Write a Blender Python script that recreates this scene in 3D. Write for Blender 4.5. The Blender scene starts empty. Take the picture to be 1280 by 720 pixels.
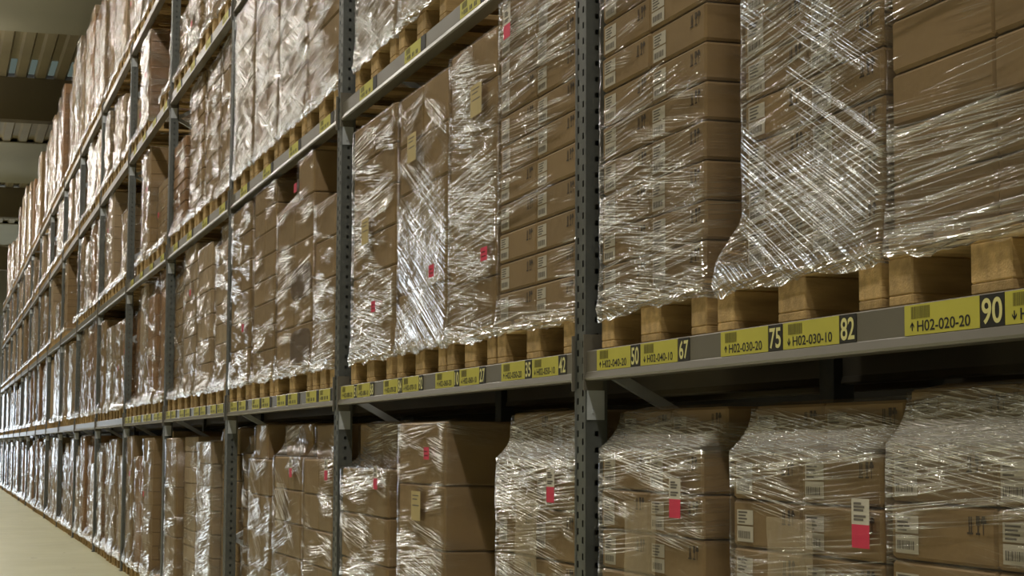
import bpy, bmesh, math, random
from mathutils import Vector, Matrix, noise

# ------------------------------------------------------------------ basics
SC = bpy.context.scene
COL = SC.collection
R = random.Random(11)
D = 1.90            # distance from the camera to the face of the rack
BAY = 3.7
S1 = 5.527          # far edge of the first upright that shows
PW = 0.10           # width of an upright
def post_s(n): return S1 + (n - 1) * BAY          # far edge of upright n
LEVEL = {1: (1.522, 1.612), 2: (2.944, 3.036), 3: (4.322, 4.414), 4: (5.505, 5.597)}
NBAY = 16
ORD = ["zeroth", "first", "second", "third", "fourth", "fifth", "sixth", "seventh", "eighth", "ninth", "tenth", "eleventh",
       "twelfth", "thirteenth", "fourteenth", "fifteenth", "sixteenth", "seventeenth"]

def lin(r, g, b):
    f = lambda c: (c / 255 / 12.92) if c / 255 <= 0.04045 else ((c / 255 + 0.055) / 1.055) ** 2.4
    return (f(r), f(g), f(b), 1.0)

# ------------------------------------------------------------------ camera
F_PX, YAW, PITCH, ROLL, CAM_H = 2340.76, 0.297117685, 0.0848644517, 0.00450162525, 1.31734
cF = Vector((math.sin(YAW) * math.cos(PITCH), math.cos(YAW) * math.cos(PITCH), math.sin(PITCH)))
cR = Vector((math.cos(YAW), -math.sin(YAW), 0))
cU = cR.cross(cF)
c_, s_ = math.cos(ROLL), math.sin(ROLL)
cR, cU = cR * c_ + cU * s_, cU * c_ - cR * s_
cam_d = bpy.data.cameras.new("camera")
cam = bpy.data.objects.new("camera", cam_d)
COL.objects.link(cam)
M = Matrix((cR, cU, -cF)).transposed().to_4x4()
M.translation = Vector((0, 0, CAM_H))
cam.matrix_world = M
cam_d.sensor_width = 36
cam_d.lens = F_PX / 1280 * 36
cam_d.clip_end = 300
SC.camera = cam

def proj(x, y, z):
    v = Vector((x, y, z - CAM_H)); d = v.dot(cF)
    if d < 0.05: return None
    return 640 + F_PX * v.dot(cR) / d, 360 - F_PX * v.dot(cU) / d
def in_view(x0, x1, y0, y1, z0, z1, m=40):
    ps = [proj(x, y, z) for x in (x0, x1) for y in (y0, y1) for z in (z0, z1)]
    ps = [p for p in ps if p]
    if not ps: return False
    return (max(p[0] for p in ps) > -m and min(p[0] for p in ps) < 1280 + m and
            max(p[1] for p in ps) > -m and min(p[1] for p in ps) < 720 + m)

# ------------------------------------------------------------------ mesh helper
class MB:
    def __init__(s): s.v, s.f, s.m = [], [], []
    def quad(s, a, b, c, d, mi=0):
        n = len(s.v); s.v += [a, b, c, d]; s.f.append((n, n + 1, n + 2, n + 3)); s.m.append(mi)
    def box(s, x0, x1, y0, y1, z0, z1, mi=0):
        n = len(s.v)
        s.v += [(x, y, z) for z in (z0, z1) for y in (y0, y1) for x in (x0, x1)]
        for f in ((0, 2, 3, 1), (4, 5, 7, 6), (0, 1, 5, 4), (2, 6, 7, 3), (0, 4, 6, 2), (1, 3, 7, 5)):
            s.f.append(tuple(n + i for i in f)); s.m.append(mi)
    def bbox(s, x0, x1, y0, y1, z0, z1, b=0.004, mi=0):   # box with chamfered edges
        bm = bmesh.new()
        bmesh.ops.create_cube(bm, size=1)
        for v in bm.verts:
            v.co = Vector(((x0 + x1) / 2 + v.co.x * (x1 - x0), (y0 + y1) / 2 + v.co.y * (y1 - y0), (z0 + z1) / 2 + v.co.z * (z1 - z0)))
        bmesh.ops.bevel(bm, geom=list(bm.edges), offset=b, segments=1, affect='EDGES')
        s.addbm(bm, mi); bm.free()
    def addbm(s, bm, mi=0):
        n = len(s.v); bm.verts.index_update()
        s.v += [tuple(v.co) for v in bm.verts]
        for f in bm.faces: s.f.append(tuple(n + v.index for v in f.verts)); s.m.append(mi)
    def bar(s, p, q, w, h, mi=0):                          # a straight bar of rectangular section
        p, q = Vector(p), Vector(q); d = (q - p).normalized()
        a = d.cross(Vector((0, 0, 1)))
        a = a.normalized() if a.length > 1e-4 else Vector((0, 1, 0))
        b = a.cross(d)
        n = len(s.v)
        for e in (p, q):
            for i, j in ((-1, -1), (1, -1), (1, 1), (-1, 1)): s.v.append(tuple(e + a * (w / 2 * i) + b * (h / 2 * j)))
        for f in ((0, 1, 2, 3), (7, 6, 5, 4), (0, 4, 5, 1), (1, 5, 6, 2), (2, 6, 7, 3), (3, 7, 4, 0)):
            s.f.append(tuple(n + i for i in f)); s.m.append(mi)
    def mesh(s, name, mats, smooth=False):
        me = bpy.data.meshes.new(name)
        me.from_pydata(s.v, [], s.f)
        for m in mats: me.materials.append(m)
        me.polygons.foreach_set("material_index", s.m)
        if smooth: me.polygons.foreach_set("use_smooth", [True] * len(me.polygons))
        me.update()
        return me

def link(name, me, parent=None, loc=(0, 0, 0)):
    o = bpy.data.objects.new(name, me); COL.objects.link(o); o.location = loc
    if parent: o.parent = parent
    return o
def tag(o, label=None, cat=None, group=None, kind=None):
    if label: o["label"] = label
    if cat: o["category"] = cat
    if group: o["group"] = group
    if kind: o["kind"] = kind
    return o

# ------------------------------------------------------------------ materials
def nmat(name):
    m = bpy.data.materials.new(name); m.use_nodes = True
    nt = m.node_tree; nt.nodes.clear()
    out = nt.nodes.new("ShaderNodeOutputMaterial")
    def N(t, **k):
        n = nt.nodes.new(t)
        for a, b in k.items():
            if a.startswith("i_"): n.inputs[a[2:].replace("_", " ")].default_value = b
            else: setattr(n, a, b)
        return n
    return m, nt, out, N, nt.links.new
def math_(N, L, op, a, b=None, clamp=False):
    n = N("ShaderNodeMath", operation=op, use_clamp=clamp)
    for i, x in enumerate((a, b)):
        if x is None: continue
        if isinstance(x, (int, float)): n.inputs[i].default_value = x
        else: L(x, n.inputs[i])
    return n.outputs[0]
def ramp(N, L, fac, stops):
    r = N("ShaderNodeValToRGB"); cr = r.color_ramp
    while len(cr.elements) < len(stops): cr.elements.new(0.5)
    for e, (p, c) in zip(cr.elements, stops): e.position = p; e.color = c
    L(fac, r.inputs[0]); return r.outputs[0]

def simple(name, col, rough=0.6, metal=0.0, var=0.12, scale=6.0, bump=0.0, bscale=40, spec=0.5, objvar=0.0, stretch=(1, 1, 1)):
    m, nt, out, N, L = nmat(name)
    b = N("ShaderNodeBsdfPrincipled"); b.inputs["Roughness"].default_value = rough; b.inputs["Metallic"].default_value = metal
    b.inputs["Specular IOR Level"].default_value = spec
    tc = N("ShaderNodeTexCoord"); mp = N("ShaderNodeMapping"); mp.inputs["Scale"].default_value = stretch
    oi = N("ShaderNodeObjectInfo")
    off = N("ShaderNodeVectorMath", operation='ADD'); L(tc.outputs["Object"], off.inputs[0])
    sc = N("ShaderNodeVectorMath", operation='SCALE'); sc.inputs[0].default_value = (13, 7, 5); L(oi.outputs["Random"], sc.inputs["Scale"])
    L(sc.outputs[0], off.inputs[1]); L(off.outputs[0], mp.inputs[0])
    n = N("ShaderNodeTexNoise", i_Scale=scale, i_Detail=5.0); L(mp.outputs[0], n.inputs["Vector"])
    lo = tuple(c * (1 - var) for c in col[:3]) + (1,); hi = tuple(min(1, c * (1 + var)) for c in col[:3]) + (1,)
    c = ramp(N, L, n.outputs["Fac"], [(0.3, lo), (0.7, hi)])
    if objvar:
        hv = N("ShaderNodeHueSaturation"); L(c, hv.inputs["Color"])
        v = math_(N, L, 'MULTIPLY_ADD', oi.outputs["Random"], 2 * objvar); v.node.inputs[2].default_value = 1 - objvar
        L(v, hv.inputs["Value"]); c = hv.outputs[0]
    L(c, b.inputs["Base Color"])
    if bump:
        n2 = N("ShaderNodeTexNoise", i_Scale=bscale, i_Detail=3.0); L(mp.outputs[0], n2.inputs["Vector"])
        bp = N("ShaderNodeBump", i_Strength=bump, i_Distance=0.01); L(n2.outputs["Fac"], bp.inputs["Height"]); L(bp.outputs[0], b.inputs["Normal"])
    L(b.outputs[0], out.inputs[0])
    return m

CARD = simple("cardboard", lin(150, 126, 91), 0.75, var=0.06, scale=3, bump=0.15, bscale=25, spec=0.3, objvar=0.07)
CARD_PALE = simple("pale_cardboard", lin(170, 150, 122), 0.75, var=0.06, scale=3, bump=0.15, bscale=25, spec=0.3, objvar=0.08)
CARD_RED = simple("reddish_cardboard", lin(150, 116, 82), 0.75, var=0.08, scale=3, bump=0.15, bscale=25, spec=0.3, objvar=0.08)
INK = simple("dark_print", lin(70, 58, 46), 0.8, var=0.05)
PAPER = simple("white_paper", lin(205, 200, 188), 0.6, var=0.04, scale=30)
PAPER_INK = simple("paper_print", lin(105, 100, 95), 0.7, var=0.1, scale=60)
RED = simple("red_sticker_paper", lin(214, 46, 84), 0.55, var=0.06, scale=12)
CREAM = simple("cream_paper", lin(186, 168, 116), 0.6, var=0.06, scale=9)
WOOD = simple("pallet_wood", lin(180, 152, 106), 0.8, var=0.25, scale=5, bump=0.25, bscale=30, spec=0.2, objvar=0.2, stretch=(1, 6, 6))
GALV = simple("galvanised_steel", lin(104, 108, 106), 0.45, 0.6, var=0.15, scale=9, bump=0.05)
BEAM = simple("grey_beam_paint", lin(108, 104, 94), 0.32, 0.0, var=0.06, scale=4, spec=0.6)
DARKM = simple("dark_grille", lin(60, 58, 50), 0.6, 0.2)
YEL = simple("yellow_sign", lin(198, 192, 74), 0.5, var=0.05, scale=5)
BLK = simple("black_print", lin(22, 21, 18), 0.5, var=0.05)
PALE_YEL = simple("pale_yellow_digits", lin(225, 220, 150), 0.5, var=0.03)
BARC = simple("barcode_print", lin(112, 106, 34), 0.55, var=0.05)

def film(name, fams, base_mask, milk, rough=0.10, depth=0.0062, veil=0.40):
    """Clear stretch film: the cartons show through, the lamps glint in its thin pulled creases, it is a little milky where it bunches up, and strong creases get painted white glare.
    fams: (slope of the creases in degrees, spread along, spread across, patch size, patch threshold, sharpness)."""
    m, nt, out, N, L = nmat(name)
    uv = N("ShaderNodeUVMap", uv_map="wrap"); oi = N("ShaderNodeObjectInfo")
    sc = N("ShaderNodeVectorMath", operation='SCALE'); sc.inputs[0].default_value = (31, 17, 23); L(oi.outputs["Random"], sc.inputs["Scale"])
    ad = N("ShaderNodeVectorMath", operation='ADD'); L(uv.outputs[0], ad.inputs[0]); L(sc.outputs[0], ad.inputs[1])
    cre = N("ShaderNodeAttribute", attribute_name="crease")
    total = None; mk_all = None
    for i, (ang, sx, sy, mscale, lo, sharp) in enumerate(fams):
        mp = N("ShaderNodeMapping"); mp.inputs["Rotation"].default_value = (0, 0, math.radians(ang))
        L(ad.outputs[0], mp.inputs[0])
        wn = N("ShaderNodeTexNoise", i_Scale=2.2, i_Detail=1.0); L(mp.outputs[0], wn.inputs["Vector"])
        wv = N("ShaderNodeVectorMath", operation='SCALE'); wv.inputs["Scale"].default_value = 0.010; L(wn.outputs["Color"], wv.inputs[0])
        wa = N("ShaderNodeVectorMath", operation='ADD'); L(mp.outputs[0], wa.inputs[0]); L(wv.outputs[0], wa.inputs[1])
        m2 = N("ShaderNodeMapping"); m2.inputs["Scale"].default_value = (sx, sy, 1); L(wa.outputs[0], m2.inputs[0])
        n = N("ShaderNodeTexNoise", i_Scale=1.0, i_Detail=1.5, i_Roughness=0.5); L(m2.outputs[0], n.inputs["Vector"])
        rid = math_(N, L, 'SUBTRACT', 1.0, math_(N, L, 'ABSOLUTE', math_(N, L, 'MULTIPLY', math_(N, L, 'SUBTRACT', n.outputs["Fac"], 0.5), 4.0)))
        rid = math_(N, L, 'POWER', math_(N, L, 'MAXIMUM', rid, 0.0), sharp)
        mo = N("ShaderNodeVectorMath", operation='ADD'); mo.inputs[1].default_value = (5.3 * (i + 1), 2.1, 9.7 * (i + 1)); L(mp.outputs[0], mo.inputs[0])
        m3 = N("ShaderNodeMapping"); m3.inputs["Scale"].default_value = (0.7, 3.2, 1); L(mo.outputs[0], m3.inputs[0])
        mn = N("ShaderNodeTexNoise", i_Scale=mscale, i_Detail=2.5); L(m3.outputs[0], mn.inputs["Vector"])
        mr = N("ShaderNodeMapRange"); mr.inputs[1].default_value = lo; mr.inputs[2].default_value = lo + 0.24
        L(math_(N, L, 'ADD', mn.outputs["Fac"], math_(N, L, 'MULTIPLY', cre.outputs["Fac"], 0.28)), mr.inputs[0])
        mk = math_(N, L, 'MAXIMUM', mr.outputs[0], base_mask)
        h = math_(N, L, 'MULTIPLY', rid, mk)
        total = h if total is None else math_(N, L, 'ADD', total, h)
        mk_all = mk if mk_all is None else math_(N, L, 'MAXIMUM', mk_all, mk)
    bp = N("ShaderNodeBump", i_Strength=1.0, i_Distance=depth); L(total, bp.inputs["Height"])
    fr = N("ShaderNodeFresnel", i_IOR=1.45); L(bp.outputs[0], fr.inputs["Normal"])
    # several layers of film reflect more; a flat stretch lies tight on the carton and hardly shows
    lay = math_(N, L, 'MULTIPLY_ADD', math_(N, L, 'MINIMUM', total, 1.0), 4.6); lay.node.inputs[2].default_value = veil * 0.5
    fac = math_(N, L, 'MINIMUM', math_(N, L, 'MULTIPLY', fr.outputs[0], lay), 0.92)
    tr = N("ShaderNodeBsdfTransparent"); tr.inputs[0].default_value = (0.95, 0.94, 0.92, 1)
    gl = N("ShaderNodeBsdfGlossy", i_Roughness=rough); gl.inputs[0].default_value = (1, 1, 1, 1); L(bp.outputs[0], gl.inputs["Normal"])
    df = N("ShaderNodeBsdfDiffuse"); df.inputs[0].default_value = (0.78, 0.74, 0.66, 1); L(bp.outputs[0], df.inputs["Normal"])
    m1 = N("ShaderNodeMixShader")
    mf = math_(N, L, 'MULTIPLY_ADD', math_(N, L, 'MULTIPLY', mk_all, math_(N, L, 'MINIMUM', math_(N, L, 'ADD', total, 0.25), 1.0)), milk); mf.node.inputs[2].default_value = 0.015
    glare = math_(N, L, 'MULTIPLY', math_(N, L, 'MAXIMUM', math_(N, L, 'SUBTRACT', cre.outputs["Fac"], 0.6), 0.0), math_(N, L, 'ADD', total, 0.3))  # extra white on strong creases, painted in for the lamps' glare
    mf = math_(N, L, 'MINIMUM', math_(N, L, 'ADD', mf, math_(N, L, 'MULTIPLY', glare, 0.35)), 0.6)
    L(mf, m1.inputs[0]); L(tr.outputs[0], m1.inputs[1]); L(df.outputs[0], m1.inputs[2])
    m3 = N("ShaderNodeMixShader"); L(fac, m3.inputs[0]); L(m1.outputs[0], m3.inputs[1]); L(gl.outputs[0], m3.inputs[2])
    L(m3.outputs[0], out.inputs[0])
    return m
FILM = {
    "level": film("film_level_pull", [(-4, 1.8, 80, 2.2, 0.51, 7), (7, 2.6, 110, 3.0, 0.52, 6)], 0.0, 0.16),
    "diag": film("film_slanting_pull", [(25, 1.2, 75, 2.0, 0.50, 7), (-9, 2.0, 105, 2.4, 0.51, 6)], 0.0, 0.16),
    "slight": film("film_tight", [(-5, 1.4, 70, 2.2, 0.52, 8), (3, 2.0, 105, 2.6, 0.54, 7)], 0.0, 0.10),
    "long": film("film_long_pull", [(-3, 0.7, 48, 2.0, 0.50, 11), (2, 1.0, 90, 2.6, 0.54, 8)], 0.0, 0.10),
    "fan": film("film_fanned_pull", [(27, 0.8, 75, 2.4, 0.54, 9), (-6, 1.4, 90, 2.4, 0.49, 7)], 0.0, 0.16),
    "busy": film("film_crumpled", [(-8, 2.4, 75, 3.0, 0.41, 5), (22, 2.8, 90, 3.2, 0.45, 5)], 0.05, 0.22),
}

# ------------------------------------------------------------------ cartons, their marks, pallets
_carton = {}
def carton_mesh(dx, dy, dz, mat):
    k = (round(dx, 3), round(dy, 3), round(dz, 3), mat.name)
    if k not in _carton:
        mb = MB(); mb.bbox(0, dx, 0, dy, 0, dz, 0.007)
        _carton[k] = mb.mesh("carton", [mat])
    return _carton[k]
def small(rects, mats, x=-0.0012):     # flat printed rectangles on a face that looks along -X: (y from the left, z, w, h, material)
    mb = MB()
    for a, z, w, h, mi, e in rects:
        mb.quad((x - e, -a, z), (x - e, -a - w, z), (x - e, -a - w, z + h), (x - e, -a, z + h), mi)
    return mb.mesh("mark", mats)
_r = random.Random(3)
rc = [(0, 0.042, 0.095, 0.036, 0, 0), (0, 0, 0.095, 0.038, 0, 0)]
for zz in (0.046, 0.054, 0.062, 0.070): rc.append((0.008, zz, _r.uniform(0.03, 0.07), 0.004, 1, 0.0004))
t = 0.008
while t < 0.08:
    w = _r.choice((0.002, 0.003, 0.005)); rc.append((t, 0.008, w, 0.018, 1, 0.0004)); t += w + 0.003
LABEL_ME = small(rc, [PAPER, PAPER_INK])
rc = [(0, 0, 0.022, 0.004, 0, 0), (0.006, 0.004, 0.004, 0.03, 0, 0), (0.014, 0.004, 0.004, 0.03, 0, 0),       # two arrows, a glass, an umbrella
      (0.032, 0, 0.016, 0.004, 0, 0), (0.038, 0.004, 0.004, 0.014, 0, 0), (0.033, 0.018, 0.014, 0.018, 0, 0),
      (0.058, 0, 0.003, 0.022, 0, 0), (0.05, 0.022, 0.02, 0.008, 0, 0), (0.054, 0.030, 0.012, 0.006, 0, 0)]
MARK_ME = small(rc, [INK])
rc = [(0, 0.05, 0.08, 0.055, 0, 0), (0, 0, 0.08, 0.05, 1, 0)]
for zz in (0.058, 0.065, 0.078, 0.085, 0.092): rc.append((0.01, zz, _r.uniform(0.03, 0.06), 0.005, 2, 0.0004))
TICKET_ME = small(rc, [PAPER, RED, PAPER_INK])
RED_ME = small([(0, 0, 0.085, 0.05, 0, 0), (0.01, 0.014, 0.06, 0.005, 1, 0.0004), (0.01, 0.03, 0.05, 0.005, 1, 0.0004)], [RED, simple("red_print", lin(120, 20, 34), 0.6)])
SHEET_ME = small([(0, 0, 0.15, 0.12, 0, 0), (0.02, 0.1, 0.1, 0.004, 1, 0.0004), (0.02, 0.085, 0.08, 0.004, 1, 0.0004), (0.02, 0.06, 0.11, 0.004, 1, 0.0004)], [CREAM, PAPER_INK])
mb = MB(); k = 18
for cz in (0.42, 0.80):
    n = len(mb.v)
    mb.v += [(-0.0025, -0.05 + 0.045 * math.cos(2 * math.pi * i / k), cz + 0.085 * math.sin(2 * math.pi * i / k)) for i in range(k)]
    mb.f.append(tuple(range(n + k - 1, n - 1, -1))); mb.m.append(0)
OVAL_ME = mb.mesh("dark_oval", [simple("slate_print", lin(66, 68, 78), 0.7)])
def bundle_mesh():
    mb = MB(); k = 28; rings = [(-0.004, 0.55), (-0.0055, 0.8), (-0.004, 0.93), (0.003, 1.0)]
    for x, q in rings:
        for i in range(k):
            a = 2 * math.pi * i / k; c, t = math.cos(a), math.sin(a)
            mb.v.append((x + 0.024, -0.34 + 0.33 * q * math.copysign(abs(c) ** 0.5, c), 0.11 + 0.10 * q * math.copysign(abs(t) ** 0.5, t)))
    mb.f.append(tuple(range(k - 1, -1, -1))); mb.m.append(0)
    for r in range(len(rings) - 1):
        for i in range(k):
            j = (i + 1) % k; mb.f.append((r * k + i, r * k + j, (r + 1) * k + j, (r + 1) * k + i)); mb.m.append(0)
    return mb.mesh("dark_bundle", [simple("dark_brown_board", lin(98, 76, 54), 0.6, var=0.12, scale=7)])
BUNDLE_ME = bundle_mesh()
def pouch_mat():
    m, nt, out, N, L = nmat("clear_pouch")
    tr = N("ShaderNodeBsdfTransparent"); df = N("ShaderNodeBsdfDiffuse"); df.inputs[0].default_value = lin(205, 190, 160)
    gl = N("ShaderNodeBsdfGlossy", i_Roughness=0.25); mx = N("ShaderNodeMixShader"); mx.inputs[0].default_value = 0.3
    m2 = N("ShaderNodeMixShader"); m2.inputs[0].default_value = 0.08
    L(tr.outputs[0], mx.inputs[1]); L(df.outputs[0], mx.inputs[2]); L(mx.outputs[0], m2.inputs[1]); L(gl.outputs[0], m2.inputs[2]); L(m2.outputs[0], out.inputs[0])
    return m
POUCH = pouch_mat()

_pal = {}
def pallet_pieces(w, dp=1.2):
    """(kind, x0, x1, y0, y1, z0, z1) of a block pallet seen from its short side; x runs into the rack."""
    p = []
    ys = [(0, 0.1), (w / 2 - 0.0725, w / 2 + 0.0725), (w - 0.1, w)]
    xs = [(0, 0.145), (dp / 2 - 0.0725, dp / 2 + 0.0725), (dp - 0.145, dp)]
    for y in ys: p.append(("bottom_board", 0, dp, y[0], y[1], 0, 0.022))
    for y in ys:
        for x in xs: p.append(("block", x[0], x[1], y[0], y[1], 0.022, 0.1))
    for x in xs: p.append(("cross_board", x[0], x[1], 0, w, 0.1, 0.122))
    g = (w - 2 * 0.145 - 0.145 - 2 * 0.1) / 4
    y = 0
    for bw in (0.145, 0.1, 0.145, 0.1, 0.145):
        p.append(("deck_board", 0, dp, y, y + bw, 0.122, 0.144)); y += bw + g
    return p
_piece = {}
def make_pallet(x, y0, w, z, label, detailed, group):
    if detailed:
        o = link("wooden_pallet", None, None, (x, y0, z))
        for kind, a, b, c, d, e, f in pallet_pieces(w):
            k = (kind, round(b - a, 3), round(d - c, 3), round(f - e, 3))
            if k not in _piece:
                mb = MB(); mb.bbox(0, b - a, 0, d - c, 0, f - e, 0.003); _piece[k] = mb.mesh(kind, [WOOD])
            link(kind, _piece[k], o, (a, c, e))
    else:
        if w not in _pal:
            mb = MB()
            for kind, a, b, c, d, e, f in pallet_pieces(w): mb.box(a, b, c, d, e, f)
            _pal[w] = mb.mesh("wooden_pallet", [WOOD])
        o = link("wooden_pallet", _pal[w], None, (x, y0, z))
    return tag(o, label, "pallet", group)

# ------------------------------------------------------------------ stretch film
def ease(t): return t * t * (3 - 2 * t)
def film_object(parent, keys, depth, mat, res, seed, crease=None, amp=0.004, wavy=0.02):
    """keys: (z, y_near, y_far, x_front) of the wrapped outline from the bottom up, local to the load."""
    nf, ns, nz = res
    rng = random.Random(seed)
    zs = []
    z0, z1 = keys[0][0], keys[-1][0]
    for i in range(nz + 1): zs.append(z0 + (z1 - z0) * i / nz)
    for k in keys:
        zs.append(k[0])
    for a, b in zip(keys, keys[1:]):
        if len(b) > 4: zs += [a[0] + (b[0] - a[0]) * q for q in (.06, .14, .25, .4, .6, .8)]
    zs += [z0 + q for q in (.008, .014, .02, .026, .032, .04)]
    zs = sorted(set(round(z, 4) for z in zs))
    def at(z):
        for a, b in zip(keys, keys[1:]):
            if z <= b[0] + 1e-6:
                t = 0 if b[0] - a[0] < 1e-6 else min(1, max(0, (z - a[0]) / (b[0] - a[0])))
                e = (1 - (1 - t) ** 1.9) if len(b) > 4 else ease(t)
                return [a[i] + (b[i] - a[i]) * e for i in (1, 2, 3)]
        return list(keys[-1][1:4])
    V, UV, CR, F = [], [], [], []
    rows = len(zs)
    off = Vector((seed * 3.7 % 97, seed * 1.3 % 89, 0))
    W = keys[-2][2]; vv = 0.0; last = None
    for ri, z in enumerate(zs):
        yn, yf, xf = at(z)
        if last: vv += math.hypot(z - last[0], xf - last[1])
        last = (z, xf)
        r = 0.009
        path = []
        for i in range(ns + 1): path.append((depth + (xf + r - depth) * i / ns, yf, 0, 1))
        path.append((xf + r * 0.3, yf - r * 0.3, -.7, .7))
        for i in range(nf + 1): path.append((xf, yf - r + (yn - yf + 2 * r) * i / nf, -1, 0))
        path.append((xf + r * 0.3, yn + r * 0.3, -.7, -.7))
        for i in range(ns + 1): path.append((xf + r + (depth - xf - r) * i / ns, yn, 0, -1))
        u = 0; prev = None
        for (x, y, nx, ny) in path:
            u = depth - x if ny > 0.9 else (depth + (W - y) if nx < -0.1 else depth + W + x)
            q = Vector((u * 3.0, z * (5.0 if amp < .012 else 4.0), 0)) + off
            d = amp * 1.6 * abs(noise.noise(q)) + amp * 0.8 * abs(noise.noise(q * 3.1))
            zz = z
            if nx < -0.5: d += (0.004 + 0.012 * abs(noise.noise(Vector((u * 5, seed * 1.9, 3.1))))) * math.exp(-((z - z0 - 0.024) / 0.013) ** 2)   # the bunched lower hem
            if ri == 0: zz += wavy * noise.noise(Vector((u * 7, seed * 2.3, 1.7))) + wavy * 0.6 * noise.noise(Vector((u * 23, seed * 1.3, 4.7)))
            V.append((x + nx * d, y + ny * d, zz)); UV.append((u, vv))
            c = 0.0
            if crease:
                for (cu, cz, ru, rz, s) in crease:
                    c += s * math.exp(-(((u - depth - cu) / ru) ** 2 + ((z - cz) / rz) ** 2))
            c += 1.4 * math.exp(-((z - z0) / 0.06) ** 2)
            CR.append(c)
    pc = len(path)
    for i in range(rows - 1):
        for j in range(pc - 1):
            a = i * pc + j
            F.append((a, a + 1, a + 1 + pc, a + pc))
    me = bpy.data.meshes.new("stretch_film"); me.from_pydata(V, [], F)
    me.materials.append(mat)
    ul = me.uv_layers.new(name="wrap")
    li = [0] * len(me.loops); me.loops.foreach_get("vertex_index", li)
    flat = []
    for i in li: flat += UV[i]
    ul.data.foreach_set("uv", flat)
    at_ = me.attributes.new("crease", 'FLOAT', 'POINT'); at_.data.foreach_set("value", CR)
    me.polygons.foreach_set("use_smooth", [True] * len(me.polygons))
    me.update()
    return link("stretch_film", me, parent)

# ------------------------------------------------------------------ a wrapped load
def make_load(x, y0, y1, z, h, label, group, near=2, px=0.0, rows=9, cols=2, mat=CARD, style="level", seed=1, pallet=None, ledge=None,
              labels=False, marks=False, crease=None, tickets=(), wrap=True, amp=0.004, depth=1.2, tops=None, flare=0.11, jig=0.004):
    """ledge: (height share, inset near, inset far, inset front, film run) of a smaller top layer. near: 2 cartons as parts, 0 one mesh."""
    rng = random.Random(seed)
    w = y1 - y0
    rh = h / rows
    if near:
        o = link("wrapped_carton_stack", None, None, (x, y0, z))
    parts = MB()
    zt = h
    for r in range(rows):
        a0, a1, xf = 0.0, w, 0.0
        if ledge and r * rh >= ledge[0] - 0.01: a0, a1, xf = ledge[1], w - ledge[2], ledge[3]
        nc = cols if (a1 - a0) > 0.5 * w else 1
        cw = (a1 - a0) / nc
        for c in range(nc):
            for dcol in range(2):
                dd = (depth - xf) / 2
                j = rng.uniform(0, jig); e = rng.uniform(-jig, jig) * 0.4
                bx, by, bz = xf + dcol * dd + (j if dcol == 0 else 0.002), a0 + c * cw + 0.0015 + e * (0 if c in (0, nc - 1) else 1), r * rh
                sx, sy, sz = dd - jig - 0.002, cw - 0.004, rh - 0.004
                if near:
                    ct = link("carton", carton_mesh(sx, sy, sz, mat), o, (bx, by, bz))
                    if dcol == 0 and labels:
                        link("shipping_label", LABEL_ME, ct, (0, sy - 0.016 - rng.uniform(0, 0.008), max(0.008, sz * 0.5 - 0.045)))
                    if dcol == 0 and marks:
                        link("printed_mark", MARK_ME, ct, (0, 0.1, sz - 0.052))
                else:
                    parts.box(bx, bx + sx, by, by + sy, bz, bz + sz)
    if not near:
        o = link("wrapped_carton_stack", parts.mesh("wrapped_carton_stack", [mat]), None, (x, y0, z))
    tag(o, label, "carton stack", group)
    if wrap:
        g = 0.007
        keys = []
        pn, pf, pxx = (-g, w + g, -g)
        if pallet:
            pn, pf, pxx = min(-g, pallet[0] - y0 - g), max(w + g, pallet[1] - y0 + g), min(-g, px - x - 0.009)
        keys.append((-0.052, pn, pf, pxx)); keys.append((-0.010, pn, pf, pxx - 0.003)); keys.append((0.012, pn, pf, pxx)); keys.append((flare, -g, w + g, -g))
        if ledge:
            lz = math.ceil((ledge[0] - 0.01) / rh) * rh
            keys.append((lz, -g, w + g, -g)); keys.append((lz + ledge[4], ledge[1] - g, w - ledge[2] + g, ledge[3] - g, 1))
            keys.append((h - 0.01, ledge[1] - g, w - ledge[2] + g, ledge[3] - g))
            keys.append((h + 0.008, ledge[1] + 0.05, w - ledge[2] - 0.05, ledge[3] + 0.06))
        else:
            keys.append((h - 0.01, -g, w + g, -g)); keys.append((h + 0.008, 0.05, w - 0.05, 0.06))
        res = (34, 14, 44) if near == 2 else ((20, 6, 30) if near == 1 else (10, 4, 24))
        film_object(o, keys, depth, FILM[style], res, seed, crease, amp)
    for kind, ty, tz in tickets:         # ty: from the far edge of the stack along its face, tz: height above its bottom
        me = {"ticket": TICKET_ME, "red": RED_ME, "sheet": SHEET_ME, "oval": OVAL_ME, "bundle": BUNDLE_ME, "pouch": None}[kind]
        if kind == "pouch":
            mb = MB(); n = 8
            for i in range(n):
                for j in range(n):
                    q = lambda i, j: (-0.002 - 0.006 * math.sin(math.pi * i / n) * math.sin(math.pi * j / n) - 0.002 * math.sin(i * 2.2 + j), -0.24 * i / n, 0.26 * j / n)
                    mb.quad(q(i, j), q(i + 1, j), q(i + 1, j + 1), q(i, j + 1))
            me = mb.mesh("document_pouch", [POUCH])
        nm = {"ticket": "shipping_ticket", "red": "red_sticker", "sheet": "packing_sheet", "pouch": "document_pouch", "oval": "oval_marking", "bundle": "dark_bundle"}[kind]
        p = link(nm, me, o, (-0.02, w - ty, tz))
        if kind == "ticket": p["label"] = "white shipping ticket with a red lower half"
    return o

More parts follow.
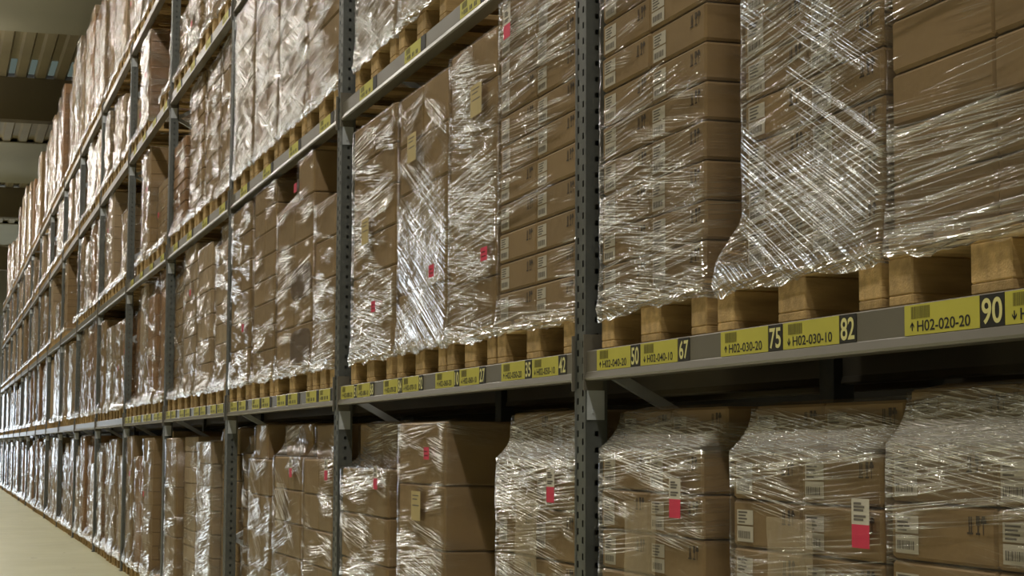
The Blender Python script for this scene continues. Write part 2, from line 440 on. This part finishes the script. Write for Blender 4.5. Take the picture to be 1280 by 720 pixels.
# ------------------------------------------------------------------ the rack
rack = link("pallet_rack", None)
rack.location = (D, 0, 0)
tag(rack, "long grey steel pallet rack carrying every wrapped stack along the aisle", "pallet rack")
rear = link("pallet_rack", None, None, (3.14, 0, 0))
tag(rear, "empty dark pallet rack standing back to back behind the loaded one", "pallet rack")
H_POST = 5.66
def upright_mesh(w=PW, dp=0.07, h=H_POST, holes=True):
    """A C-shaped post: a face with two rows of staggered punched slots, two flanges with one row, open at the back. Near edge at y=-w, far edge at 0."""
    mb = MB()
    def face(P, width, colx, hw, hh, pitch):          # P(a, z) -> point; columns of holes at colx [(a, phase)]
        edges = [0]
        for a, ph in colx: edges += [a - hw / 2, a + hw / 2]
        edges.append(width)
        for i in range(len(edges) - 1):
            a, b = edges[i], edges[i + 1]
            if i % 2 == 0:
                mb.quad(P(a, 0), P(b, 0), P(b, h), P(a, h))
            else:
                z = 0; zc = 0.06 + colx[i // 2][1]
                while zc < h - 0.05:
                    mb.quad(P(a, z), P(b, z), P(b, zc - hh / 2), P(a, zc - hh / 2)); z = zc + hh / 2; zc += pitch
                mb.quad(P(a, z), P(b, z), P(b, h), P(a, h))
    cx = [(0.026, 0), (0.072, 0.025)] if holes else []
    face(lambda a, z: (0, -a, z), w, cx, 0.013, 0.02, 0.05)
    face(lambda a, z: (a, -w, z), dp, [(0.035, 0.0)] if holes else [], 0.013, 0.016, 0.05)
    face(lambda a, z: (dp - a, 0, z), dp, [(0.035, 0.0)] if holes else [], 0.013, 0.016, 0.05)
    for y in (-w, -0.018): mb.quad((dp, y, 0), (dp, y + 0.018, 0), (dp, y + 0.018, h), (dp, y, h))
    for y in (-w, -0.012): mb.quad((-0.0015, y, 0), (-0.0015, y + 0.012, 0), (-0.0015, y + 0.012, h), (-0.0015, y, h))   # raised edge beads
    mb.box(-0.01, dp + 0.01, -w - 0.02, 0.02, 0.0005, 0.008)                                                              # foot plate
    return mb.mesh("upright", [GALV])
UP = upright_mesh()
UPR = upright_mesh(holes=False)
mb = MB()
z = 0.25; k = 0
while z < 5.1:
    mb.bar((0.06, -0.05, z + (0.44 if k % 2 == 0 else 0)), (0.86, -0.05, z + (0 if k % 2 == 0 else 0.44)), 0.03, 0.03)
    z += 0.44; k += 1
mb.bar((0.06, -0.05, 0.2), (0.86, -0.05, 0.2), 0.03, 0.03); mb.bar((0.06, -0.05, 5.58), (0.86, -0.05, 5.58), 0.03, 0.03)
LIT_STEEL = simple("lit_galvanised_steel", lin(196, 202, 208), 0.4, 0.3, var=0.1, scale=9)  # paler steel with the light on lacing and hook plates put into its colour
LACE = mb.mesh("frame_lacing", [LIT_STEEL])
for n in range(1, NBAY + 2):
    s = post_s(n)
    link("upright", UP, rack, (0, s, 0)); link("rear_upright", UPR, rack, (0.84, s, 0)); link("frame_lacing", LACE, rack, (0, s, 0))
for n in range(1, 8): link("upright", UPR, rear, (0.0, post_s(n), 0))

def beam_mesh(ln, plate=True):
    """A box beam with a stepped top edge and a lower lip that slopes outward; local y runs from the near end, z from its underside."""
    mb = MB()
    prof = [(0.05, 0), (-0.004, 0), (-0.008, 0.006), (-0.002, 0.024), (0, 0.026), (0, 0.088), (0.003, 0.091), (0.022, 0.091), (0.024, 0.078), (0.05, 0.078)]
    n = len(prof)
    for i in range(n):
        a, b = prof[i], prof[(i + 1) % n]
        mb.quad((a[0], ln, a[1]), (a[0], 0, a[1]), (b[0], 0, b[1]), (b[0], ln, b[1]))
    if plate:
        for y in (0.0, ln - 0.006):
            mb.box(-0.010, 0.052, y, y + 0.006, -0.03, 0.142)
            mb.box(0.002, 0.058, y + 0.001, y + 0.005, -0.12, -0.03, 1)        # bare metal hook plate under the painted one, lightened for the lit flange there
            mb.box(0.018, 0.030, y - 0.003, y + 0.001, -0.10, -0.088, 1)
    return mb.mesh("beam", [BEAM, LIT_STEEL])
LN = BAY - PW - 0.004
BM, BM_R = beam_mesh(LN), beam_mesh(LN, False)

def text_mesh(txt, h, sx, font_off=0.0):
    cu = bpy.data.curves.new("lettering", 'FONT'); cu.body = txt; cu.size = h / 0.70; cu.offset = font_off
    ob = bpy.data.objects.new("lettering", cu); COL.objects.link(ob)
    dg = bpy.context.evaluated_depsgraph_get()
    me = bpy.data.meshes.new_from_object(ob.evaluated_get(dg))
    vs = [(v.co.x * sx, v.co.y) for v in me.vertices]; fs = [tuple(p.vertices) for p in me.polygons]
    bpy.data.objects.remove(ob); bpy.data.curves.remove(cu); bpy.data.meshes.remove(me)
    return vs, fs
def put_text(mb, txt, a, z, h, width, x, mi, bold=0.0):
    vs, fs = text_mesh(txt, h, 1.0, bold)
    if not vs: return
    lo = min(v[0] for v in vs); hi = max(v[0] for v in vs); k = width / (hi - lo)
    n = len(mb.v)
    mb.v += [(x, -(a + (v[0] - lo) * k), z + v[1]) for v in vs]
    for f in fs: mb.f.append(tuple(n + i for i in f)); mb.m.append(mi)
SGH = 0.062
def sign_mesh(txt, up, w, rng):
    mb = MB(); X = -0.0012
    mb.box(X, 0.0, -w, 0, 0, SGH, 0)
    e = X - 0.0005
    t = 0.028
    while t < 0.1:
        bw = rng.choice((0.0015, 0.002, 0.003, 0.004)); mb.quad((e, -t, 0.033), (e, -t - bw, 0.033), (e, -t - bw, 0.058), (e, -t, 0.058), 2); t += bw + 0.0018
    # arrow
    ax, az = 0.032, 0.009
    mb.quad((e, -ax + 0.002, az), (e, -ax - 0.002, az), (e, -ax - 0.002, az + 0.016), (e, -ax + 0.002, az + 0.016), 1)
    tip = az + 0.018 if up else az - 0.002; bk = az + 0.008 if up else az + 0.008; sgn = 1 if up else -1
    for sd in (1, -1):
        mb.quad((e, -ax, tip), (e, -ax, tip - sgn * 0.005), (e, -ax - sd * 0.008, bk - sgn * 0.003), (e, -ax - sd * 0.008, bk + sgn * 0.002), 1)
    if txt: put_text(mb, txt, 0.052, 0.007, 0.0215, w - 0.052 - 0.033, e, 1, 0.0004)
    else:
        for q in range(9):
            if q in (3, 6): continue
            a = 0.052 + q * (w - 0.09) / 9
            mb.quad((e, -a, 0.008), (e, -a - 0.013, 0.008), (e, -a - 0.013, 0.026), (e, -a, 0.026), 1)
    return mb.mesh("location_sign", [YEL, BLK, BARC])
def number_mesh(txt, w):
    mb = MB(); X = -0.0012
    mb.box(X, 0.0, -w, 0, 0, SGH, 0)
    if txt: put_text(mb, txt, 0.007, 0.0075, 0.047, w - 0.014, X - 0.0005, 1, 0.0012)
    return mb.mesh("number_plate", [BLK, PALE_YEL])

# far edge of the sign pair for each slot (upper sign, number, lower sign, number), metres along the rack
SIGN = {
    (1, 0): [(5.323, .287, "H02-040-20", 1), (5.035, .073, "50"), (4.955, .275, "H02-040-10", 0), (4.672, .077, "67")],
    (1, 1): [(4.387, .282, "H02-030-20", 1), (4.102, .077, "75"), (4.020, .286, "H02-030-10", 0), (3.732, .079, "82")],
    (1, 2): [(3.440, .290, "H02-020-20", 1), (3.148, .086, "90"), (3.060, .286, "H02-020-10", 0), (2.77, .079, "97")],
    (2, 3): [(6.324, .275, "H02-050-20", 1), (6.047, .073, "35"), (5.967, .276, "H02-050-10", 0), (5.690, .08, "42")],
    (2, 2): [(7.239, .280, "H02-060-20", 1), (6.955, .073, "10"), (6.879, .271, "H02-060-10", 0), (6.606, .08, "27")],
    (2, 1): [(8.149, .273, "H02-070-20", 1), (7.876, .073, "84"), (7.795, .281, "H02-070-10", 0), (7.511, .072, "92")],
    (2, 0): [(9.064, .296, "H02-080-20", 1), (8.768, .072, "51"), (8.696, .274, "H02-080-10", 0), (8.422, .08, "68")],
}
rs = random.Random(5)
for lv in (1, 2, 3, 4):
    zb = LEVEL[lv][0]
    for bay in range(1, NBAY + 1):
        s0 = post_s(bay - 1) + 0.002; s1 = s0 + LN
        if not in_view(D, D + 0.1, s0, s1, zb, zb + 0.1, 60): continue
        b = link("beam", BM, rack, (0, s0, zb))
        link("rear_beam", BM_R, rack, (0.87, s0, zb))
        zs = 0.0265
        if lv == 1 and bay in (1, 2):
            for (bb, sl), row in SIGN.items():
                if bb != bay: continue
                for it in row:
                    y = it[0] - s0
                    if len(it) == 4: link("location_sign", sign_mesh(it[2], it[3], it[1], rs), b, (-0.0004, y, zs))
                    else: link("number_plate", number_mesh(it[2], it[1]), b, (-0.0004, y, zs))
        elif (lv == 1 and bay in (3, 4, 5)) or (lv == 2 and bay in (2, 3, 4, 5)) or (lv == 3 and bay in (4, 5)):
            for sl in range(4):
                y = LN - 0.13 - 0.905 * sl
                if lv == 1:
                    row = [(y, .28, 1), (y - .285, .072), (y - .362, .28, 0), (y - .647, .072)]
                else:
                    row = [(y - 0.28, .28, 1), (y - .565, .072)]
                for it in row:
                    if len(it) == 3: link("location_sign", sign_mesh("", it[2], it[1], rs), b, (-0.0004, it[0], zs))
                    else: link("number_plate", number_mesh("", it[1]), b, (-0.0004, it[0], zs))
for bay in range(1, 7): link("beam", BM_R, rear, (0.0, post_s(bay - 1) + 0.002, LEVEL[1][0]))

# ------------------------------------------------------------------ loads and pallets, bay by bay
PZ = 0.145
def base_z(lv): return 0.0008 if lv == 0 else LEVEL[lv][1] + 0.0018
TIER = {0: "on the floor", 1: "on the lowest beams", 2: "on the second beams", 3: "on the third beams", 4: "on the topmost beams"}
def where(lv, bay, sl):     # sl 0 is the far end of the bay
    return f"{TIER[lv]}, {ORD[bay]} bay away, {('farthest', 'third', 'second', 'nearest')[sl]} place of four"

# hand-measured loads: (level, bay, slot) -> settings; y in metres along the rack
A = lambda **k: k
HAND = {
    (1, 1, 0): A(y=(4.515, 5.312), p=(4.5, 5.30), h=1.165, rows=11, labels=True, marks=True, style="level", crease=[(.4, .2, .6, .22, .55), (.3, 1.0, .5, .12, .5), (.4, .62, .6, .2, -.35)],
                 label="neat stack of eleven carton layers above the yellow H02-040 signs"),
    (1, 1, 1): A(y=(3.545, 4.262), p=(3.555, 4.425), h=1.16, rows=11, labels=True, marks=True, style="fan", crease=[(.5, .13, .28, .10, 2.2), (.4, .42, .16, .2, .6)], flare=.14,
                 label="carton stack with film flaring at its base, above the yellow H02-030 signs"),
    (1, 1, 2): A(y=(2.70, 3.508), p=(2.72, 3.52), h=1.16, rows=10, style="long", crease=[(.3, .12, .7, .12, .8), (.3, .7, .6, .08, .5)],
                 label="plain carton stack without paper labels above the yellow H02-020 signs"),
    (2, 2, 1): A(y=(7.15, 7.95), h=1.1, rows=6, style="level", label="wrapped stack on second beams above the smudged signs, half out of view"),
    (2, 2, 0): A(y=(8.02, 8.85), h=1.1, rows=5, style="busy", label="wrapped stack on second beams just before the second upright"),
    (2, 3, 3): A(y=(9.27, 10.1), h=1.1, rows=6, style="level", label="wrapped stack on second beams just past the second upright"),
    (2, 3, 2): A(y=(10.16, 10.98), h=1.1, rows=8, style="busy", label="wrapped stack on second beams, third bay, with brown side face showing layers"),
    (2, 3, 1): A(y=(11.05, 11.88), h=1.1, rows=3, style="busy", label="wrapped stack on second beams, third bay, in the middle of three bright ones"),
    (2, 3, 0): A(y=(11.97, 12.78), h=1.1, rows=4, style="busy", label="wrapped stack of few thick layers on second beams beside the third upright"),
    (1, 2, 3): A(y=(5.545, 6.395), p=(5.56, 6.40), h=1.165, rows=11, labels=True, marks=True, style="long", crease=[(.3, .95, .5, .2, .8), (.3, 0, .6, .06, .8)], tickets=[("ticket", .11, 1.0)],
                 label="carton stack with white labels on every layer above the yellow H02-050 signs"),
    (1, 2, 2): A(y=(6.44, 7.075), p=(6.43, 7.09), h=1.095, rows=6, style="level", crease=[(.3, .42, .5, .22, .8), (.2, .9, .15, .18, .8)], tickets=[("red", .51, .235), ("sheet", .36, .79)],
                 label="stack with a cream sheet under torn film above the yellow H02-060 signs"),
    (1, 2, 1): A(y=(7.12, 7.925), p=(7.125, 7.925), h=1.075, rows=5, style="diag", crease=[(.4, .3, .5, .3, .6)], tickets=[("red", .6, .24), ("sheet", .22, .76)],
                 label="stack with slanting film and cream sheet above the smudged signs, next to H02-060"),
    (1, 2, 0): A(y=(8.01, 8.875), p=(8.03, 8.87), h=1.09, rows=6, style="level", crease=[(.4, .12, .5, .14, 1.0), (.3, .6, .4, .3, .3)], tickets=[("red", .5, .17), ("sheet", .28, .5)],
                 label="tapering stack with a low red sticker, farthest along the second bay's labelled beam"),
    (0, 1, 0): A(y=(4.54, 5.318), p=(4.53, 5.32), h=1.285, rows=11, labels=True, marks=True, style="level", ledge=(1.166, .0, .0, .07, .10), crease=[(.4, 1.20, .6, .045, 2.2), (.4, 1.1, .6, .1, .6), (.3, .2, .5, .2, .4)],
                 tickets=[("ticket", .60, .985), ("pouch", .26, .76)], label="floor stack with a large clear pouch and red ticket below the H02-040 signs"),
    (0, 1, 1): A(y=(3.575, 4.345), p=(3.56, 4.35), h=1.28, rows=11, labels=True, marks=True, style="level", ledge=(1.163, .0, .0, .06, .10), crease=[(.3, 1.20, .6, .045, 2.2), (.3, 1.1, .6, .1, .6), (.3, .6, .4, .3, .3)],
                 tickets=[("ticket", .68, .96), ("pouch", .25, .75)], label="floor stack with a red ticket on its near corner below the H02-030 signs"),
    (0, 1, 2): A(y=(2.72, 3.535), p=(2.72, 3.53), h=1.30, rows=11, labels=True, marks=True, style="level", ledge=(1.166, .0, .0, .05, .09), crease=[(.3, 1.21, .8, .05, 2.4), (.3, 1.15, .8, .15, .8), (.3, .6, .5, .3, .4)],
                 tickets=[("pouch", .28, .62)], label="floor stack with glossy film over its top layer below the H02-020 signs"),
    (0, 2, 3): A(y=(5.545, 6.40), p=(5.56, 6.39), h=1.295, rows=8, labels=True, marks=True, style="level", ledge=(1.12, .0, .0, .055, .08), crease=[(.3, 1.16, .6, .045, 2.2), (.3, 1.1, .6, .14, .8), (.3, .7, .5, .3, .3)],
                 tickets=[("ticket", .62, .995), ("pouch", .28, .76)], label="floor stack with big clear pouch and red ticket beside the first upright"),
    (0, 2, 2): A(y=(7.13, 7.88), p=(7.12, 7.90), h=1.275, rows=5, style="level", tickets=[("red", .5, 1.12), ("sheet", .3, .87)], cols=1, crease=[(.4, .55, .3, .2, .6)],
                 label="floor stack of tall cartons with a wide dark side face beside an empty place"),
    (0, 2, 1): A(y=(8.095, 9.07), p=(8.12, 8.97), h=1.285, rows=6, style="level", ledge=(1.07, .0, .08, .07, .06), tickets=[("ticket", .78, .98)], crease=[(.35, .35, .2, .4, 1.2), (.4, 1.1, .5, .1, .6)],
                 label="floor stack with a red ticket and crumpled film, just before the second upright"),
    (0, 2, 0): None,
    (0, 4, 0): A(y=(15.70, 16.46), h=1.24, rows=3, style="level", tickets=[("oval", .02, -.02)], label="floor stack of big cartons bearing dark oval markings beside an upright"),
    (0, 3, 3): A(y=(9.26, 10.07), h=1.29, rows=7, style="level", ledge=(1.10, .02, .03, .06, .10), tickets=[("ticket", .66, 1.0)],
                 label="floor stack behind the second upright with a pale bulging top"),
    (0, 3, 2): A(y=(10.12, 11.0), h=1.30, rows=7, style="diag", ledge=(1.11, .02, .05, .06, .10), tickets=[("ticket", .6, 1.0), ("pouch", .2, .7)],
                 label="floor stack with red ticket beside the stack topped by a bare carton"),
    (0, 3, 1): A(y=(11.1, 11.9), h=1.31, rows=6, style="diag", ledge=(1.0, .28, .1, .02, .06),
                 label="floor stack topped by one bare upright carton with sloping film below it"),
    (1, 3, 3): A(y=(9.28, 9.84), h=.85, rows=4, cols=1, style="level", label="narrow low stack on lowest beams, squeezed between the second upright and the bulging stack"),
    (1, 3, 2): A(y=(9.90, 11.0), h=1.165, rows=5, style="slight", ledge=(.9, .0, .66, .0, .05), tickets=[("red", .62, .98), ("bundle", .42, .0), ("bundle", .42, .36)],
                 label="wide bulging stack with dark rounded bundles showing and one carton on top"),
    (1, 3, 1): A(y=(11.08, 11.86), h=1.165, rows=8, style="slight", label="tall narrow stack on lowest beams, third bay, just past the wide bulging one"),
    (1, 3, 0): A(y=(12.0, 12.8), h=1.15, rows=6, style="level", tickets=[("red", .6, .3)], label="stack with a low red sticker on lowest beams, just before the third upright"),
}
STYLES = ["level", "level", "diag", "busy", "slight"]
LOOK = {"level": "banded", "diag": "slantwise", "busy": "heavily", "slight": "lightly"}
idx = 0
for lv in range(5):
    for bay in range(1, NBAY + 1):
        for sl in range(4):
            idx += 1
            rg = random.Random(1000 + idx)
            hd = HAND.get((lv, bay, sl), 0)
            if hd is None: continue
            base = base_z(lv)
            far = post_s(bay) - PW
            y1 = far - 0.035 - 0.895 * sl - rg.uniform(0.0, 0.02); y0 = y1 - rg.choice((.8, .8, .78, .74, .68)) - rg.uniform(0, .02); sb = rg.choice((0, 0, .01, .03, .08))
            avail = {0: 1.30, 1: 1.17, 2: 1.12, 3: .92, 4: 1.9}[lv]
            h = avail * rg.choice((1, 1, .98, .96, .93, .9, .82)) if lv < 4 else rg.uniform(1.15, 1.9)
            if lv in (2, 3) and bay >= 4 and rg.random() < .2: h = avail * rg.uniform(.45, .7)
            st = rg.choice(STYLES)
            if lv >= 3: st = rg.choice(["busy", "busy", "level", "diag"])
            rows = rg.choice((5, 6, 7, 8, 10)); cols = rg.choice((1, 2, 2, 3))
            mat = rg.choice((CARD, CARD, CARD, CARD_PALE, CARD_PALE, CARD_RED))
            kw = dict(rows=rows, cols=cols, mat=mat, style=st)
            lab = None; p = None
            if hd:
                kw.update({k: v for k, v in hd.items() if k not in ("y", "p", "h", "label")})
                kw["mat"] = CARD; kw.setdefault("cols", 2)
                if "cols" not in hd: kw["cols"] = 2
                y0, y1 = hd["y"]; h = hd["h"]; lab = hd["label"]; p = hd.get("p")
            if not p:
                pf = far - 0.035 - 0.895 * sl
                p = (y0, y1) if hd else (pf - 0.8, pf)
            if not in_view(D, D + (0.3 if hd else 0.05), y0, y1, base, base + PZ + h, 30): continue
            if not hd and lv > 0 and rg.random() < .05: continue          # a few empty places
            if not hd and lv == 4 and bay > 13: pass
            near = 2 if bay <= 3 else (1 if bay <= 4 else 0)
            wrap = hd or rg.random() < (0.93 if lv else 0.97)
            if hd: kw.setdefault("amp", 0.004)
            else: kw["amp"] = 0.007 if bay < 5 else 0.016
            if not hd and rg.random() < 0.25 and rows >= 6 and lv in (0, 1, 4):
                kw["ledge"] = (h * (rows - 1.01) / rows, rg.uniform(0, .1), rg.uniform(0, .15), rg.uniform(.02, .06), .07)
            if not hd and bay <= 6 and rg.random() < .35: kw["tickets"] = [(rg.choice(("red", "ticket")), rg.uniform(.1, .6), rg.uniform(.2, h - .3))]
            tone = {"cardboard": "brown", "pale_cardboard": "pale", "reddish_cardboard": "reddish brown"}[kw["mat"].name]
            if not lab:
                lab = f"{LOOK[st]} wrapped {tone} stack {where(lv, bay, sl)}" if wrap else f"unwrapped {tone} stack {where(lv, bay, sl)}"
                lab = lab.replace("banded wrapped", "banded, wrapped")
            off = 0.0
            px = D + 0.006 + (0 if hd else rg.uniform(0, .02))
            make_pallet(px, p[0], round(p[1] - p[0], 2), base,
                        f"wooden pallet {where(lv, bay, sl)}", near == 2, "wooden pallets " + TIER[lv])
            make_load(D + 0.010 + (0 if hd else sb + rg.uniform(0.014, .03)), y0, y1, base + PZ + 0.0006, h, lab, "carton stacks " + TIER[lv], near=near, seed=idx + 7,
                      pallet=p, px=px, wrap=bool(wrap), **kw)

# ------------------------------------------------------------------ the hall
CEIL = 10.2
def struct(name, mb, mats):
    return tag(link(name, mb.mesh(name, mats)), kind="structure")
def floor_mat():
    m, nt, out, N, L = nmat("polished_concrete")
    b = N("ShaderNodeBsdfPrincipled"); tc = N("ShaderNodeTexCoord")
    n = N("ShaderNodeTexNoise", i_Scale=0.8, i_Detail=6.0); L(tc.outputs["Object"], n.inputs["Vector"])
    L(ramp(N, L, n.outputs["Fac"], [(0.3, lin(196, 196, 162)), (0.7, lin(212, 212, 180))]), b.inputs["Base Color"])
    n2 = N("ShaderNodeTexNoise", i_Scale=3.0, i_Detail=4.0); L(tc.outputs["Object"], n2.inputs["Vector"])
    mr = N("ShaderNodeMapRange"); mr.inputs[3].default_value = 0.22; mr.inputs[4].default_value = 0.42; L(n2.outputs["Fac"], mr.inputs[0]); L(mr.outputs[0], b.inputs["Roughness"])
    L(b.outputs[0], out.inputs[0]); return m
mb = MB(); mb.box(-6, 5, -14, 92, -0.1, 0); struct("floor", mb, [floor_mat()])
WALL = simple("wall_paint", lin(150, 146, 132), 0.8, var=0.06, scale=0.6)
WALLD = simple("dark_wall_paint", lin(84, 82, 72), 0.9, var=0.06, scale=0.6)
DECK = simple("ribbed_deck", lin(150, 140, 112), 0.55, var=0.08, scale=0.6)
PANEL = simple("ceiling_panel", lin(168, 166, 148), 0.7, var=0.05, scale=0.4)
CONC = simple("roof_beam_paint", lin(112, 102, 78), 0.85, var=0.06, scale=0.5)
mb = MB(); mb.box(-6.2, -6, -14, 92, 0, CEIL); struct("wall_left", mb, [WALL])
mb = MB(); mb.box(5, 5.2, -14, 92, 0, CEIL); struct("wall_right", mb, [WALLD])
mb = MB(); mb.box(-6, 5, -14.2, -14, 0, CEIL); struct("wall_near", mb, [WALL])
# the far wall with a wide daylight opening
DX0, DX1, DZ1, DY = -3.6, 1.2, 4.4, 92
mb = MB(); mb.box(-6, DX0, DY, DY + .2, 0, CEIL); mb.box(DX1, 5, DY, DY + .2, 0, CEIL); mb.box(DX0, DX1, DY, DY + .2, DZ1, CEIL); struct("wall_far", mb, [WALL])
m, nt, out, N, L = nmat("daylight_glazing")
em = N("ShaderNodeEmission", i_Strength=7.0); em.inputs[0].default_value = (0.80, 0.90, 1.0, 1); L(em.outputs[0], out.inputs[0]); GLZ = m
mb = MB(); mb.box(DX0, DX1, DY + .1, DY + .12, 0, DZ1); struct("window_1", mb, [GLZ])
# corrugated roof deck, its ribs running along the aisle
mb = MB(); x = -6.2
while x < 5.2:
    pts = [(x, CEIL), (x + 0.2, CEIL), (x + 0.25, CEIL + 0.09), (x + 0.41, CEIL + 0.09), (x + 0.46, CEIL)]
    for a, b in zip(pts, pts[1:]): mb.quad((a[0], -14, a[1]), (a[0], 92, a[1]), (b[0], 92, b[1]), (b[0], -14, b[1]))
    x += 0.46
struct("ceiling", mb, [DECK])
mb = MB()
for a, b in ((-14, 5.0), (7.0, 24.8), (27.5, 40.9), (56.3, 65.0), (77.4, 85.4)): mb.box(-6, 5, a, b, CEIL - 0.05, CEIL - 0.012)
struct("trim_1", mb, [PANEL])
for i, s in enumerate((5.9, 26.1, 46.3, 66.5, 86.7)):
    mb = MB(); mb.box(-6, 5, s, s + 0.5, CEIL - 1.04, CEIL - 0.012); struct(f"trim_{i + 2}", mb, [CONC])
# translucent roof lights just before one of the roof beams
m, nt, out, N, L = nmat("roof_light_sheet")
em = N("ShaderNodeEmission", i_Strength=0.22); em.inputs[0].default_value = lin(176, 196, 184); L(em.outputs[0], out.inputs[0]); SKY = m
k = 1
for s in (44.5, ):
    x = -6.2 + 0.46 * 5
    while x < 4.6:
        mb = MB(); mb.box(x + 0.26, x + 0.40, s, s + 1.7, CEIL + 0.06, CEIL + 0.08); k += 1; struct(f"window_{k}", mb, [SKY]); x += 0.46

# lamps: a row of strip luminaires over the aisle
HOUS = simple("lamp_housing", lin(205, 205, 200), 0.5)
def lamp(s, x, power):
    o = link("aisle_lamp", None, None, (x, s, 9.0))
    tag(o, "long strip lamp hanging above the aisle between two racks", "lamp", "strip lamps above the aisle")
    mb = MB(); mb.box(-0.16, 0.16, -0.85, 0.85, 0.012, 0.10); mb.box(-0.2, -0.16, -0.87, 0.87, -0.05, 0.06); mb.box(0.16, 0.2, -0.87, 0.87, -0.05, 0.06)
    link("housing", mb.mesh("housing", [HOUS]), o)
    mb = MB(); mb.bar((0, -.6, .1), (0, -.6, 1.18), .015, .015); mb.bar((0, .6, .1), (0, .6, 1.18), .015, .015); link("hanger", mb.mesh("hanger", [DARKM]), o)
    ld = bpy.data.lights.new("lamp_light", 'AREA'); ld.shape = 'RECTANGLE'; ld.size = 0.28; ld.size_y = 1.6; ld.energy = power; ld.color = (1.0, 0.93, 0.82)
    lo = bpy.data.objects.new("lamp_light", ld); COL.objects.link(lo); lo.parent = o
    ud = bpy.data.lights.new("roof_fill_light", 'AREA'); ud.shape = 'RECTANGLE'; ud.size = 0.3; ud.size_y = 1.6; ud.energy = power * 0.15; ud.color = (1.0, 0.92, 0.8)   # added fill to brighten the roof; the housing top is closed
    uo = bpy.data.objects.new("roof_fill_light", ud); COL.objects.link(uo); uo.parent = o; uo.location = (0, 0, 0.13); uo.rotation_euler = (math.pi, 0, 0)
s = -9.0
while s < 90:
    lamp(s, -0.45, 190.0); s += 5.0

w = bpy.data.worlds.new("hall_air"); SC.world = w; w.use_nodes = True
w.node_tree.nodes["Background"].inputs[0].default_value = (0.9, 0.95, 1, 1); w.node_tree.nodes["Background"].inputs[1].default_value = 0.02

SC.view_settings.view_transform = 'Standard'; SC.view_settings.look = 'None'
SC.view_settings.gamma = 1.0; SC.view_settings.exposure = -0.12; SC.view_settings.use_curve_mapping = False
SC.cycles.transparent_max_bounces = 24
SC.cycles.max_bounces = 8
SC.cycles.sample_clamp_indirect = 8.0
SC.cycles.use_denoising = True
